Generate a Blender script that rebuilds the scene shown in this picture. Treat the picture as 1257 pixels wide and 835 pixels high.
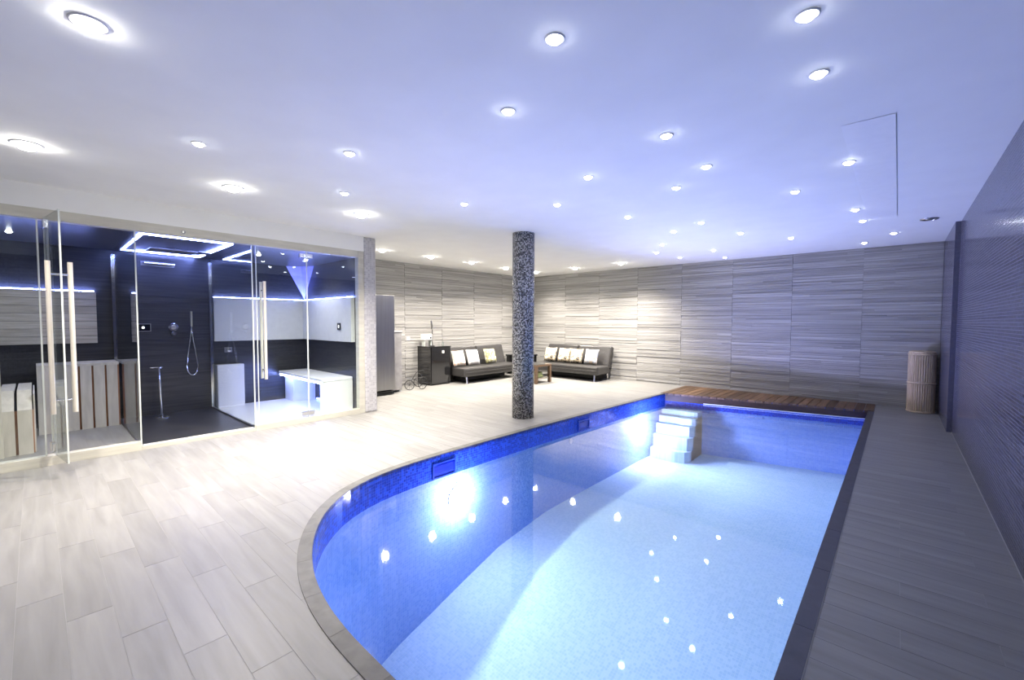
import bpy, bmesh, math, random
from mathutils import Vector, Matrix
random.seed(7)
for o in list(bpy.data.objects): bpy.data.objects.remove(o)
S = bpy.context.scene
COL = S.collection
PI = math.pi

# ------------------------------------------------------------------ camera
FPX, YAW, PITCH, ROLL, CAMH = 527.18, 0.7325, 0.04205, 0.00278, 1.3575
cd = bpy.data.cameras.new('camera'); cam = bpy.data.objects.new('camera', cd); COL.objects.link(cam)
cd.sensor_fit = 'HORIZONTAL'; cd.sensor_width = 36; cd.lens = 36 * FPX / 1257; cd.clip_start = 0.02; cd.clip_end = 100
_cy, _sy, _cp, _sp = math.cos(YAW), math.sin(YAW), math.cos(PITCH), math.sin(PITCH)
_F = Vector((-_sy * _cp, _cy * _cp, -_sp)); _R = Vector((_cy, _sy, 0)); _U = _R.cross(_F)
_r = math.cos(ROLL) * _R + math.sin(ROLL) * _U; _u = -math.sin(ROLL) * _R + math.cos(ROLL) * _U
M = Matrix((_r, _u, -_F)).transposed().to_4x4(); M.translation = (0, 0, CAMH)
cam.matrix_world = M
S.camera = cam

# ------------------------------------------------------------------ world, exposure, render quality
W = bpy.data.worlds.new('world'); S.world = W; W.use_nodes = True
W.node_tree.nodes['Background'].inputs[0].default_value = (0.8, 0.85, 1, 1)
W.node_tree.nodes['Background'].inputs[1].default_value = 0.02
S.view_settings.view_transform = 'Standard'; S.view_settings.look = 'None'
S.view_settings.gamma = 1; S.view_settings.use_curve_mapping = False
S.view_settings.exposure = 0.38
try:
    c = S.cycles
    c.max_bounces = 12; c.diffuse_bounces = 5; c.glossy_bounces = 5; c.transmission_bounces = 8; c.transparent_max_bounces = 24
    c.caustics_reflective = False; c.caustics_refractive = False; c.sample_clamp_indirect = 4
    c.use_denoising = True; c.use_light_tree = True
except Exception: pass

# light levels (W)
P_DOWN = 365        # strong downlights over the white floor
P_STAR = 0.8       # small ceiling spots
P_POOL = 85       # underwater floodlights
P_FLOOD = 330      # their beam into the pool
POOL_RGB = (0.52, 0.50, 1.0)
LED = 45            # emission of the LED strips

# ------------------------------------------------------------------ materials
def nt(name):
    m = bpy.data.materials.new(name); m.use_nodes = True
    n = m.node_tree; b = n.nodes['Principled BSDF']
    return m, n, b
def node(n, t, **kw):
    x = n.nodes.new(t)
    for k, v in kw.items():
        if k in ('operation', 'data_type', 'blend_type', 'noise_dimensions', 'feature', 'wave_type', 'bands_direction', 'distribution'): setattr(x, k, v)
    return x
def L(n, a, b): n.links.new(a, b)
def rgba(c): return (c[0], c[1], c[2], 1)
def plain(name, col, rough=0.5, metal=0.0, noise=0.06, scale=12, bump=0.0, coat=0, emis=None, es=0, spec=None, stretch=(1, 1, 1)):
    m, n, b = nt(name)
    tc = node(n, 'ShaderNodeTexCoord'); mp = node(n, 'ShaderNodeMapping'); L(n, tc.outputs['Object'], mp.inputs[0])
    mp.inputs['Scale'].default_value = stretch
    nz = node(n, 'ShaderNodeTexNoise'); nz.inputs['Scale'].default_value = scale; nz.inputs['Detail'].default_value = 4
    L(n, mp.outputs[0], nz.inputs['Vector'])
    r = node(n, 'ShaderNodeValToRGB')
    lo = [max(0, x * (1 - noise * 2)) for x in col]; hi = [min(1, x * (1 + noise * 2)) for x in col]
    r.color_ramp.elements[0].position = .3; r.color_ramp.elements[0].color = rgba(lo)
    r.color_ramp.elements[1].position = .7; r.color_ramp.elements[1].color = rgba(hi)
    L(n, nz.outputs['Fac'], r.inputs[0]); L(n, r.outputs[0], b.inputs['Base Color'])
    b.inputs['Roughness'].default_value = rough; b.inputs['Metallic'].default_value = metal
    if spec is not None: b.inputs['Specular IOR Level'].default_value = spec
    if coat: b.inputs['Coat Weight'].default_value = coat; b.inputs['Coat Roughness'].default_value = .05
    if bump:
        bp = node(n, 'ShaderNodeBump'); bp.inputs['Strength'].default_value = bump; bp.inputs['Distance'].default_value = .004
        L(n, nz.outputs['Fac'], bp.inputs['Height']); L(n, bp.outputs[0], b.inputs['Normal'])
    if emis: b.inputs['Emission Color'].default_value = rgba(emis); b.inputs['Emission Strength'].default_value = es
    return m
def emit(name, col, st, sample=True):
    m = bpy.data.materials.new(name); m.use_nodes = True; n = m.node_tree; n.nodes.clear()
    e = n.nodes.new('ShaderNodeEmission'); o = n.nodes.new('ShaderNodeOutputMaterial')
    e.inputs[0].default_value = rgba(col); e.inputs[1].default_value = st; L(n, e.outputs[0], o.inputs[0])
    if not sample: m.cycles.emission_sampling = 'NONE'
    return m
def glass_mat(name, tint=(0.93, 0.97, 0.96), rough=0.0, ior=1.5, wave=None, boost=1.0):
    """clear sheet: transparent where it is looked through, mirror by Fresnel"""
    m = bpy.data.materials.new(name); m.use_nodes = True; n = m.node_tree; n.nodes.clear()
    t = n.nodes.new('ShaderNodeBsdfTransparent'); g = n.nodes.new('ShaderNodeBsdfGlossy'); mx = n.nodes.new('ShaderNodeMixShader')
    o = n.nodes.new('ShaderNodeOutputMaterial'); f = n.nodes.new('ShaderNodeFresnel')
    # both faces of the sheet reflect alike (no total reflection, as nothing is bent on the way in)
    ge = n.nodes.new('ShaderNodeNewGeometry'); mi = n.nodes.new('ShaderNodeMapRange'); mi.inputs[3].default_value = ior; mi.inputs[4].default_value = 1 / ior
    L(n, ge.outputs['Backfacing'], mi.inputs[0]); L(n, mi.outputs[0], f.inputs[0])
    t.inputs[0].default_value = rgba(tint); g.inputs['Roughness'].default_value = rough
    mu = n.nodes.new('ShaderNodeMath'); mu.operation = 'MULTIPLY'; mu.use_clamp = True; mu.inputs[1].default_value = boost
    L(n, f.outputs[0], mu.inputs[0])
    L(n, mu.outputs[0], mx.inputs[0]); L(n, t.outputs[0], mx.inputs[1]); L(n, g.outputs[0], mx.inputs[2]); L(n, mx.outputs[0], o.inputs[0])
    if wave:
        tc = n.nodes.new('ShaderNodeTexCoord'); nz = n.nodes.new('ShaderNodeTexNoise'); nz.inputs['Scale'].default_value = wave[0]; nz.inputs['Detail'].default_value = 1
        bp = n.nodes.new('ShaderNodeBump'); bp.inputs['Strength'].default_value = 1; bp.inputs['Distance'].default_value = wave[1]
        L(n, tc.outputs['Object'], nz.inputs['Vector']); L(n, nz.outputs['Fac'], bp.inputs['Height'])
        L(n, bp.outputs[0], g.inputs['Normal'])
    return m
def mosaic(name, cols, grout, pitch, axes='YZ', joint=0.12, rough=0.18, radius=None, aspect=1.0, weights=None, bump=.6):
    """small square mosaic: random tile colours by cell, recessed grout; axes choose the plane"""
    m, n, b = nt(name)
    tc = node(n, 'ShaderNodeTexCoord'); sp = node(n, 'ShaderNodeSeparateXYZ'); L(n, tc.outputs['Object'], sp.inputs[0])
    def math_(op, a, c=None):
        x = node(n, 'ShaderNodeMath', operation=op)
        if hasattr(a, 'links'): L(n, a, x.inputs[0])
        else: x.inputs[0].default_value = a
        if c is not None:
            if hasattr(c, 'links'): L(n, c, x.inputs[1])
            else: x.inputs[1].default_value = c
        return x.outputs[0]
    if axes == 'CYL':
        u = math_('MULTIPLY', math_('ARCTAN2', sp.outputs[1], sp.outputs[0]), radius); v = sp.outputs[2]
    else:
        u = sp.outputs['XYZ'.index(axes[0])]; v = sp.outputs['XYZ'.index(axes[1])]
    u = math_('DIVIDE', u, pitch * aspect); v = math_('DIVIDE', v, pitch)
    cu = math_('FLOOR', u); cv = math_('FLOOR', v)
    fu = math_('SUBTRACT', u, cu); fv = math_('SUBTRACT', v, cv)
    cb = node(n, 'ShaderNodeCombineXYZ'); L(n, cu, cb.inputs[0]); L(n, cv, cb.inputs[1])
    wn = node(n, 'ShaderNodeTexWhiteNoise', noise_dimensions='2D'); L(n, cb.outputs[0], wn.inputs['Vector'])
    r = node(n, 'ShaderNodeValToRGB'); r.color_ramp.interpolation = 'CONSTANT'
    k = len(cols); weights = weights or [1 / k] * k; acc = 0
    while len(r.color_ramp.elements) < k: r.color_ramp.elements.new(.5)
    for i in range(k):
        r.color_ramp.elements[i].position = acc; r.color_ramp.elements[i].color = rgba(cols[i]); acc += weights[i]
    L(n, wn.outputs['Value'], r.inputs[0])
    au = math_('ABSOLUTE', math_('SUBTRACT', fu, .5)); av = math_('ABSOLUTE', math_('SUBTRACT', fv, .5))
    mx = math_('MAXIMUM', au, av); g = math_('GREATER_THAN', mx, .5 - joint / 2)
    mix = node(n, 'ShaderNodeMix', data_type='RGBA'); L(n, g, mix.inputs[0]); L(n, r.outputs[0], mix.inputs[6]); mix.inputs[7].default_value = rgba(grout)
    L(n, mix.outputs[2], b.inputs['Base Color'])
    rr = node(n, 'ShaderNodeMapRange'); L(n, g, rr.inputs[0]); rr.inputs[3].default_value = rough; rr.inputs[4].default_value = .8; L(n, rr.outputs[0], b.inputs['Roughness'])
    if bump:
        bp = node(n, 'ShaderNodeBump'); bp.inputs['Strength'].default_value = bump; bp.inputs['Distance'].default_value = .0015; bp.invert = True
        L(n, g, bp.inputs['Height']); L(n, bp.outputs[0], b.inputs['Normal'])
    return m
def streak(name, lo, hi, stretch, rough=.4, scale=4, rnd='object', amt=.12, bump=.15, detail=6, distort=0.4):
    """wood-look or ribbed stone: long streaks, each piece slightly lighter or darker"""
    m, n, b = nt(name)
    tc = node(n, 'ShaderNodeTexCoord')
    geo = node(n, 'ShaderNodeNewGeometry')
    oi = node(n, 'ShaderNodeObjectInfo')
    src = oi.outputs['Random'] if rnd == 'object' else geo.outputs['Random Per Island']
    mp = node(n, 'ShaderNodeMapping'); mp.inputs['Scale'].default_value = stretch
    L(n, geo.outputs['Position'], mp.inputs[0])
    cb = node(n, 'ShaderNodeCombineXYZ'); 
    ml = node(n, 'ShaderNodeMath', operation='MULTIPLY'); L(n, src, ml.inputs[0]); ml.inputs[1].default_value = 37
    for i in range(3): L(n, ml.outputs[0], cb.inputs[i])
    L(n, cb.outputs[0], mp.inputs['Location'])
    nz = node(n, 'ShaderNodeTexNoise'); nz.inputs['Scale'].default_value = scale; nz.inputs['Detail'].default_value = detail; nz.inputs['Distortion'].default_value = distort
    L(n, mp.outputs[0], nz.inputs['Vector'])
    r = node(n, 'ShaderNodeValToRGB'); r.color_ramp.elements[0].position = .28; r.color_ramp.elements[1].position = .72
    r.color_ramp.elements[0].color = rgba(lo); r.color_ramp.elements[1].color = rgba(hi); L(n, nz.outputs['Fac'], r.inputs[0])
    mr = node(n, 'ShaderNodeMapRange'); L(n, src, mr.inputs[0]); mr.inputs[3].default_value = 1 - amt; mr.inputs[4].default_value = 1 + amt
    hs = node(n, 'ShaderNodeHueSaturation'); L(n, r.outputs[0], hs.inputs['Color']); L(n, mr.outputs[0], hs.inputs['Value'])
    L(n, hs.outputs[0], b.inputs['Base Color']); b.inputs['Roughness'].default_value = rough
    if bump:
        bp = node(n, 'ShaderNodeBump'); bp.inputs['Strength'].default_value = bump; bp.inputs['Distance'].default_value = .003
        L(n, nz.outputs['Fac'], bp.inputs['Height']); L(n, bp.outputs[0], b.inputs['Normal'])
    return m
def pattern(name, base, cols, scale=14):
    m, n, b = nt(name)
    tc = node(n, 'ShaderNodeTexCoord'); nz = node(n, 'ShaderNodeTexNoise'); nz.inputs['Scale'].default_value = scale; nz.inputs['Detail'].default_value = 2; nz.inputs['Distortion'].default_value = 1.5
    L(n, tc.outputs['Object'], nz.inputs['Vector'])
    r = node(n, 'ShaderNodeValToRGB'); r.color_ramp.interpolation = 'CONSTANT'
    allc = [base] + cols; k = len(allc)
    while len(r.color_ramp.elements) < k: r.color_ramp.elements.new(.5)
    for i in range(k):
        r.color_ramp.elements[i].position = 0 if i == 0 else .44 + .2 * (i - 1) / max(1, k - 1); r.color_ramp.elements[i].color = rgba(allc[i])
    L(n, nz.outputs['Fac'], r.inputs[0]); L(n, r.outputs[0], b.inputs['Base Color']); b.inputs['Roughness'].default_value = .75
    return m

MT = dict(
    white=plain('white_plaster', (.88, .88, .855), .85, noise=.01, scale=3, spec=.2),
    grout=plain('grout', (.33, .325, .31), .9, noise=.03),
    tile=streak('floor_tile', (.195, .19, .176), (.27, .264, .248), (.8, 8, 1), .42, 2.0, 'object', .06, .1),
    tile_stuff=streak('floor_tile_far', (.195, .19, .176), (.27, .264, .248), (.8, 8, 1), .42, 2.0, 'island', .06, .1),
    ribx=streak('ribbed_stone', (.21, .205, .19), (.45, .44, .42), (.35, .35, 30), .75, 2.2, 'island', .13, .3),
    stone=streak('frame_stone', (.50, .48, .41), (.62, .60, .51), (1, 1, 8), .5, 3, 'object', .03, .1),
    coping=streak('coping_stone', (.085, .083, .074), (.155, .15, .135), (4, 4, 4), .5, 3, 'object', .08, .15),
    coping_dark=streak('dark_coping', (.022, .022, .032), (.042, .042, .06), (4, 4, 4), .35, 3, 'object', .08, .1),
    band=mosaic('waterline_mosaic', [(.02, .07, .55), (.03, .12, .75), (.015, .05, .45)], (.06, .16, .7), .025, 'YZ', .1, .15),
    band_end=mosaic('waterline_mosaic_end', [(.02, .07, .55), (.03, .12, .75), (.015, .05, .45)], (.06, .16, .7), .025, 'XZ', .1, .15),
    poolw_end=mosaic('pool_mosaic_end', [(.20, .38, .70), (.24, .42, .72), (.17, .35, .68)], (.32, .46, .72), .025, 'XZ', .12, .6),
    pool=mosaic('pool_mosaic_floor', [(.38, .56, .60), (.42, .59, .62), (.35, .53, .58)], (.46, .61, .62), .025, 'XY', .12, .75),
    poolw=mosaic('pool_mosaic_wall', [(.20, .38, .70), (.24, .42, .72), (.17, .35, .68)], (.32, .46, .72), .025, 'YZ', .12, .6),
    wallm=mosaic('wall_mosaic', [(.005, .005, .012), (.018, .018, .035), (.06, .06, .10), (.16, .16, .21)], (.115, .115, .155), .0235, 'YZ', .16, .15, aspect=1.3, weights=[.3, .25, .25, .2], bump=.2),
    colm=mosaic('column_mosaic', [(.012, .012, .015), (.10, .10, .105), (.33, .33, .32), (.5, .5, .48)], (.33, .33, .32), .0165, 'CYL', .14, .15, radius=.155, weights=[.36, .14, .3, .2]),
    pierm=mosaic('pier_mosaic', [(.48, .47, .48), (.54, .53, .54), (.43, .42, .44)], (.60, .59, .6), .03, 'YZ', .12, .3),
    chrome=plain('chrome', (.75, .75, .74), .12, 1, noise=.01),
    steel=plain('brushed_steel', (.36, .355, .345), .33, 1, noise=.03, scale=30, stretch=(1, 1, .05)),
    handle=plain('satin_handle', (.72, .67, .57), .35, .35, noise=.02),
    black=plain('glossy_black', (.012, .012, .013), .06, noise=.02, coat=.6),
    rubber=plain('black_rubber', (.02, .02, .02), .6),
    leather=plain('black_leather', (.045, .043, .042), .34, noise=.1, scale=30, bump=.2),
    darktile=streak('dark_tile', (.02, .02, .021), (.05, .05, .05), (1, .6, 14), .28, 3, 'island', .15, .2),
    darkfloor=plain('dark_floor', (.03, .03, .031), .3, noise=.12, scale=5),
    sauna_wood=streak('sauna_wood', (.42, .395, .34), (.56, .53, .46), (6, 6, 1), .6, 3, 'object', .06, .1),
    sauna_pan=streak('sauna_panel_wood', (.26, .235, .19), (.40, .37, .31), (1, 1, 14), .6, 3, 'object', .1, .1),
    amber=plain('amber_wood', (.30, .14, .07), .6),
    cream=plain('cream_panel', (.62, .62, .60), .35, noise=.02),
    benchw=plain('white_solid_surface', (.82, .82, .81), .25, noise=.01),
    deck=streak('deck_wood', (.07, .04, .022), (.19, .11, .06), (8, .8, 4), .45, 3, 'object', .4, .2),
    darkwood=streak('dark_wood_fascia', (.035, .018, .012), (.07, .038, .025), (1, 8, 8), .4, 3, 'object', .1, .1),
    basket=streak('wicker', (.42, .33, .22), (.62, .50, .35), (20, 20, 3), .75, 3, 'island', .15, .3),
    tablewood=streak('table_wood', (.10, .06, .035), (.16, .10, .06), (2, 2, 10), .45, 3, 'object', .1, .1),
    glass=glass_mat('clear_glass', (.955, .98, .975), 0, 1.5),
    glassedge=plain('glass_edge', (.62, .66, .62), .2, noise=.02),
    water=glass_mat('pool_water', (.88, .95, 1.0), 0.035, 1.36, wave=(4, .0003), boost=1.8),
    led=emit('led_strip', (.24, .32, 1.0), LED * 1.5),
    led_blue=emit('led_blue', (.15, .25, 1.0), LED * .3),
    lens=emit('lamp_lens', (1, .97, .90), 90),
    lens_star=emit('spot_lens', (.93, .96, 1), 38),
    poollens=emit('pool_lamp_lens', (.9, .95, 1), 25, False),
    red=plain('red_dot', (.5, .05, .03), .5),
    screen=plain('screen_black', (.01, .01, .012), .1),
    dotw=emit('screen_dot', (1, 1, 1), 2.0, False),
    cushion_w=pattern('white_print', (.80, .78, .74), [(.72, .42, .25), (.80, .78, .74), (.55, .62, .45)], 9),
    cushion_p=plain('white_cushion', (.82, .80, .77), .8),
    cushion_g=pattern('green_print', (.30, .29, .14), [(.45, .42, .22), (.80, .80, .76), (.24, .25, .12)], 9),
    cushion_f=pattern('floral_print', (.70, .62, .46), [(.06, .055, .05), (.62, .48, .30), (.78, .74, .66)], 12),
    cushion_b=pattern('grey_print', (.42, .46, .52), [(.75, .75, .76), (.60, .38, .16), (.36, .40, .48)], 9),
    paper=plain('white_enamel', (.8, .8, .78), .3),
    green=plain('green_cover', (.20, .24, .10), .7),
)

# ------------------------------------------------------------------ helpers
def obj(name, bm, m, parent=None, smooth=False, bevel=0, loc=None):
    me = bpy.data.meshes.new(name); bm.normal_update(); bm.to_mesh(me); bm.free()
    me.materials.append(MT[m] if isinstance(m, str) else m)
    if smooth:
        for p in me.polygons: p.use_smooth = True
    o = bpy.data.objects.new(name, me); COL.objects.link(o)
    if parent: o.parent = parent
    if loc: o.location = loc
    if bevel:
        b = o.modifiers.new('bevel', 'BEVEL'); b.width = bevel; b.segments = 2; b.limit_method = 'ANGLE'
    return o
def bx(bm, x0, x1, y0, y1, z0, z1, mat=None):
    x0, x1 = sorted((x0, x1)); y0, y1 = sorted((y0, y1)); z0, z1 = sorted((z0, z1))
    v = [bm.verts.new(p) for p in ((x0, y0, z0), (x1, y0, z0), (x1, y1, z0), (x0, y1, z0), (x0, y0, z1), (x1, y0, z1), (x1, y1, z1), (x0, y1, z1))]
    if mat is not None:
        for q in v: q.co = mat @ q.co
    for f in ((0, 3, 2, 1), (4, 5, 6, 7), (0, 1, 5, 4), (1, 2, 6, 5), (2, 3, 7, 6), (3, 0, 4, 7)): bm.faces.new([v[i] for i in f])
    return bm
def box(*a, **k): return bx(bmesh.new(), *a, **k)
def tube(bm, pts, r, seg=10, closed=False):
    pts = [Vector(p) for p in pts]; rings = []; n = len(pts)
    rs = r if isinstance(r, (list, tuple)) else [r] * n
    up = Vector((0, 0, 1))
    for i, p in enumerate(pts):
        a = pts[(i - 1) % n] if (i > 0 or closed) else p; c = pts[(i + 1) % n] if (i < n - 1 or closed) else p
        t = (c - a).normalized()
        u = up.cross(t)
        if u.length < .05: u = Vector((0, 1, 0)).cross(t)
        u.normalize(); w = t.cross(u)
        rings.append([bm.verts.new(p + rs[i] * (math.cos(2 * PI * k / seg) * u + math.sin(2 * PI * k / seg) * w)) for k in range(seg)])
    m = n if closed else n - 1
    for i in range(m):
        A, B = rings[i], rings[(i + 1) % n]
        for k in range(seg): bm.faces.new((A[k], A[(k + 1) % seg], B[(k + 1) % seg], B[k]))
    if not closed:
        bm.faces.new(rings[0][::-1]); bm.faces.new(rings[-1])
    return bm
def lathe(bm, prof, seg=32, c=(0, 0, 0), cap=True):
    rings = []
    for r, z in prof:
        rings.append([bm.verts.new((c[0] + r * math.cos(2 * PI * k / seg), c[1] + r * math.sin(2 * PI * k / seg), c[2] + z)) for k in range(seg)])
    for A, B in zip(rings, rings[1:]):
        for k in range(seg): bm.faces.new((A[k], A[(k + 1) % seg], B[(k + 1) % seg], B[k]))
    if cap: bm.faces.new(rings[0][::-1]); bm.faces.new(rings[-1])
    return bm
def tagl(o, label, cat, group=None, kind=None):
    if label: o['label'] = label
    if cat: o['category'] = cat
    if group: o['group'] = group
    if kind: o['kind'] = kind
    return o
def thing(name, label, cat, loc=(0, 0, 0), rz=0, group=None):
    o = bpy.data.objects.new(name, None); COL.objects.link(o); o.location = loc; o.rotation_euler = (0, 0, rz); o.empty_display_size = .1
    return tagl(o, label, cat, group)
def struct(name, bm, m, label=None, **k):
    o = obj(name, bm, m, **k); o['kind'] = 'structure'
    if label: o['label'] = label
    return o
def sempty(name, label=None):
    o = bpy.data.objects.new(name, None); COL.objects.link(o); o['kind'] = 'structure'; o.empty_display_size = .1
    if label: o['label'] = label
    return o
def clip(poly, a, b, inside):
    out = []; ex, ey = b[0] - a[0], b[1] - a[1]; s = 1 if inside else -1
    d = [s * (ex * (p[1] - a[1]) - ey * (p[0] - a[0])) for p in poly]
    for i in range(len(poly)):
        j = (i + 1) % len(poly)
        if d[i] >= 0: out.append(poly[i])
        if (d[i] > 0) != (d[j] > 0) and abs(d[i] - d[j]) > 1e-12:
            t = d[i] / (d[i] - d[j]); out.append((poly[i][0] + t * (poly[j][0] - poly[i][0]), poly[i][1] + t * (poly[j][1] - poly[i][1])))
    return out
def area(p): return .5 * sum(p[i][0] * p[(i + 1) % len(p)][1] - p[(i + 1) % len(p)][0] * p[i][1] for i in range(len(p)))
def minus_convex(poly, hole):
    """polygon minus a convex counter-clockwise hole, as convex pieces"""
    pcs = []; rem = poly
    for i in range(len(hole)):
        a, b = hole[i], hole[(i + 1) % len(hole)]
        o = clip(rem, a, b, False)
        if len(o) > 2 and abs(area(o)) > 2e-6: pcs.append(o)
        rem = clip(rem, a, b, True)
        if len(rem) < 3 or abs(area(rem)) < 1e-7: rem = []; break
    return pcs, bool(rem)
def prism(bm, poly, z0, z1, sides=True):
    t = [bm.verts.new((x, y, z1)) for x, y in poly]
    try: bm.faces.new(t)
    except ValueError: return
    if sides:
        l = [bm.verts.new((x, y, z0)) for x, y in poly]; k = len(poly)
        for i in range(k):
            bm.faces.new((l[i], l[(i + 1) % k], t[(i + 1) % k], t[i]))
def hull(pts):
    pts = sorted(set(pts))
    def half(ps):
        h = []
        for p in ps:
            while len(h) > 1 and (h[-1][0] - h[-2][0]) * (p[1] - h[-2][1]) - (h[-1][1] - h[-2][1]) * (p[0] - h[-2][0]) <= 1e-9: h.pop()
            h.append(p)
        return h
    a = half(pts); b = half(pts[::-1]); return a[:-1] + b[:-1]

# ------------------------------------------------------------------ room dimensions
H = 2.6; XR = .531; XR2 = .482; YB = 9.26; XL = -5.876; XF = -7.789; YN = -2.6; YC = 3.27   # YC end of glass front
PIER = 3.465
ctrl = [(-3.30, 7.5), (-3.36, 6.2), (-3.405, 5.2), (-3.43, 4.2), (-3.44, 3.2), (-3.43, 2.55), (-3.375, 2.03), (-3.24, 1.66), (-3.04, 1.40), (-2.83, 1.225),
        (-2.62, 1.10), (-2.44, 1.02), (-2.25, .955), (-2.03, .908), (-1.83, .885), (-1.6, .876), (-1.0, .876)]
def catmull(P, n=3):
    out = []
    for i in range(len(P) - 1):
        p0, p1, p2, p3 = P[max(i - 1, 0)], P[i], P[i + 1], P[min(i + 2, len(P) - 1)]
        for k in range(n):
            t = k / n
            out.append(tuple(.5 * (2 * p1[j] + (p2[j] - p0[j]) * t + (2 * p0[j] - 5 * p1[j] + 4 * p2[j] - p3[j]) * t * t + (3 * p1[j] - p0[j] - 3 * p2[j] + p3[j]) * t ** 3) for j in (0, 1)))
    out.append(P[-1]); return out
DECKL, DECKR = (-3.27, 8.02), (-.31, 8.57)
POOL = hull([DECKL] + catmull(ctrl) + [(-.55, .876), (-.38, .9), (-.325, .96), (-.31, 1.05), DECKR])     # counter-clockwise
def offset(poly, d):
    out = []; k = len(poly)
    for i in range(k):
        a, b, c_ = poly[i - 1], poly[i], poly[(i + 1) % k]
        n1 = Vector((b[1] - a[1], a[0] - b[0])).normalized(); n2 = Vector((c_[1] - b[1], b[0] - c_[0])).normalized()
        n = (n1 + n2); n = n / max(.5, n.dot(n) / 2) if n.length > 1e-6 else n1
        n = n1 + (n2 - n1) * .5; n = n / max(n.dot(n1), .5) / max(n.length, 1e-6) * n.length
        out.append((b[0] + n.x * d, b[1] + n.y * d))
    return out
OUT = hull(offset(POOL, .075))
# the opening in the paving also takes in the timber deck up to the back wall
HOLE = hull(OUT + [(-3.345, YB + .05), (-.235, YB + .05)])

# ------------------------------------------------------------------ floor
bm = bmesh.new()
pcs, _ = minus_convex([(XF, YN), (XR + .2, YN), (XR + .2, YB + .1), (XF, YB + .1)], offset(POOL, .02))
for q in pcs: prism(bm, q, -.05, -.0010, False)
floor = struct('floor', bm, 'grout')
PITCH_, LEN_, GAP = .1545, .93, .0022
tiles = []
r0 = -18
for r in range(r0, int((YB - .04) / PITCH_) + 1):
    y0 = .058 + r * PITCH_; y1 = y0 + PITCH_ - GAP
    if y0 > YB: break
    y1 = min(y1, YB)
    ph = .047 + (r % 3) * .311 - .0
    k0 = int((XF - ph) / LEN_) - 1
    for k in range(k0, 3):
        x0 = ph + k * LEN_; x1 = x0 + LEN_ - GAP
        xl = (XF if y0 > PIER - .02 else XL - .02); xr = XR
        a, b_ = max(x0, xl), min(x1, xr)
        if b_ - a < .02: continue
        full = (b_ - a > LEN_ - GAP - 1e-4) and (y1 - y0 > PITCH_ - GAP - 1e-4)
        pcs, cut = minus_convex([(a, y0), (b_, y0), (b_, y1), (a, y1)], HOLE)
        if not pcs: continue
        cx, cy = (a + b_) / 2, (y0 + y1) / 2
        # in view of the camera?
        vis = False
        for (px, py) in ((a, y0), (b_, y0), (a, y1), (b_, y1), (cx, cy)):
            d = Vector((px, py, -CAMH)); z = d.dot(_F)
            if z > .1:
                u = 628.5 + FPX * d.dot(_r) / z; v = 417.5 - FPX * d.dot(_u) / z
                if -20 < u < 1277 and v < 860: vis = True
        tiles.append((math.hypot(cx, cy) if vis else 99, a, b_, y0, y1, pcs, cut, full))
tiles.sort(key=lambda t: t[0])
nb = 0; shared = None; far = bmesh.new()
for t in tiles:
    d, a, b_, y0, y1, pcs, cut, full = t
    if d < 99 and nb < 298:
        nb += 1; cx, cy = (a + b_) / 2, (y0 + y1) / 2
        if full and not cut:
            if shared is None:
                bm = bmesh.new(); hx, hy = (LEN_ - GAP) / 2, (PITCH_ - GAP) / 2
                prism(bm, [(-hx, -hy), (hx, -hy), (hx, hy), (-hx, hy)], -.006, 0)
                o = obj('tile', bm, 'tile', floor, loc=(cx, cy, 0)); shared = o.data
            else:
                o = bpy.data.objects.new('tile', shared); COL.objects.link(o); o.parent = floor; o.location = (cx, cy, 0)
        else:
            bm = bmesh.new()
            for q in pcs: prism(bm, [(x - cx, y - cy) for x, y in q], -.006, 0)
            obj('tile', bm, 'tile', floor, loc=(cx, cy, 0))
    else:
        for q in pcs: prism(far, q, -.006, 0)
o = obj('tiles_beyond', far, 'tile_stuff', floor); o['kind'] = 'stuff'

# ------------------------------------------------------------------ walls and ceiling
struct('ceiling', box(XF - .3, XR + .3, YN - .1, YB + .2, H, H + .1), 'white')
bm = bmesh.new(); bx(bm, XR, XR + .15, YN, 7.58, -.01, H); bx(bm, XR2, XR + .15, 7.58, YB, -.01, H)
struct('wall_right', bm, 'wallm', 'wall clad in small dark blue and grey mosaic')
struct('wall_right_return', box(XR2, XR, 7.578, 7.5795, -.01, H), plain('mosaic_edge', (.10, .10, .14), .3, noise=.1, scale=60))
struct('trim_1', box(XR - .004, XR, YN, 7.58, 0, .006), 'grout')
struct('wall_near', box(XF - .2, XR + .2, YN - .1, YN, -.01, H), 'white')
def ribs(width, n, seed, horiz=True):
    """panel of irregular split ribs: local X along the wall, -Y out of the wall, Z up"""
    rd = random.Random(seed); bm = bmesh.new(); z = 0; hs = [rd.uniform(.5, 1.6) for _ in range(n)]; s = (H - .004) / sum(hs)
    prev = None
    for h in hs:
        hh = h * s; d = rd.choice((.0, .003, .006, .009, .012))
        # two or three lengths of rib side by side, each its own depth
        cuts = [0] + sorted(rd.uniform(.15, .85) for _ in range(rd.choice((0, 0, 0, 1)))) + [1]
        for c0, c1 in zip(cuts, cuts[1:]):
            dd = .008 + max(0, d + rd.uniform(-.003, .003))
            bx(bm, c0 * width, c1 * width, -dd, 0, z, z + hh - .0025)
        z += hh
    return bm
def rib_wall(name, xs, place, label):
    base = sempty(name, label)
    proto = {}
    for i, (s0, s1) in enumerate(xs):
        w = s1 - s0 - .003; key = (i % 3, round(w, 3))
        if key not in proto:
            o = obj('wall_panel', ribs(w, 84, i * 7 + 3), 'ribx', base); proto[key] = o.data
        else:
            o = bpy.data.objects.new('wall_panel', proto[key]); COL.objects.link(o); o.parent = base
        place(o, s0)
    return base
edges = [XR2] ; x = -.46
while x > XF: edges.append(x); x -= 1.0
edges.append(XF); edges = edges[::-1]
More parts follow.
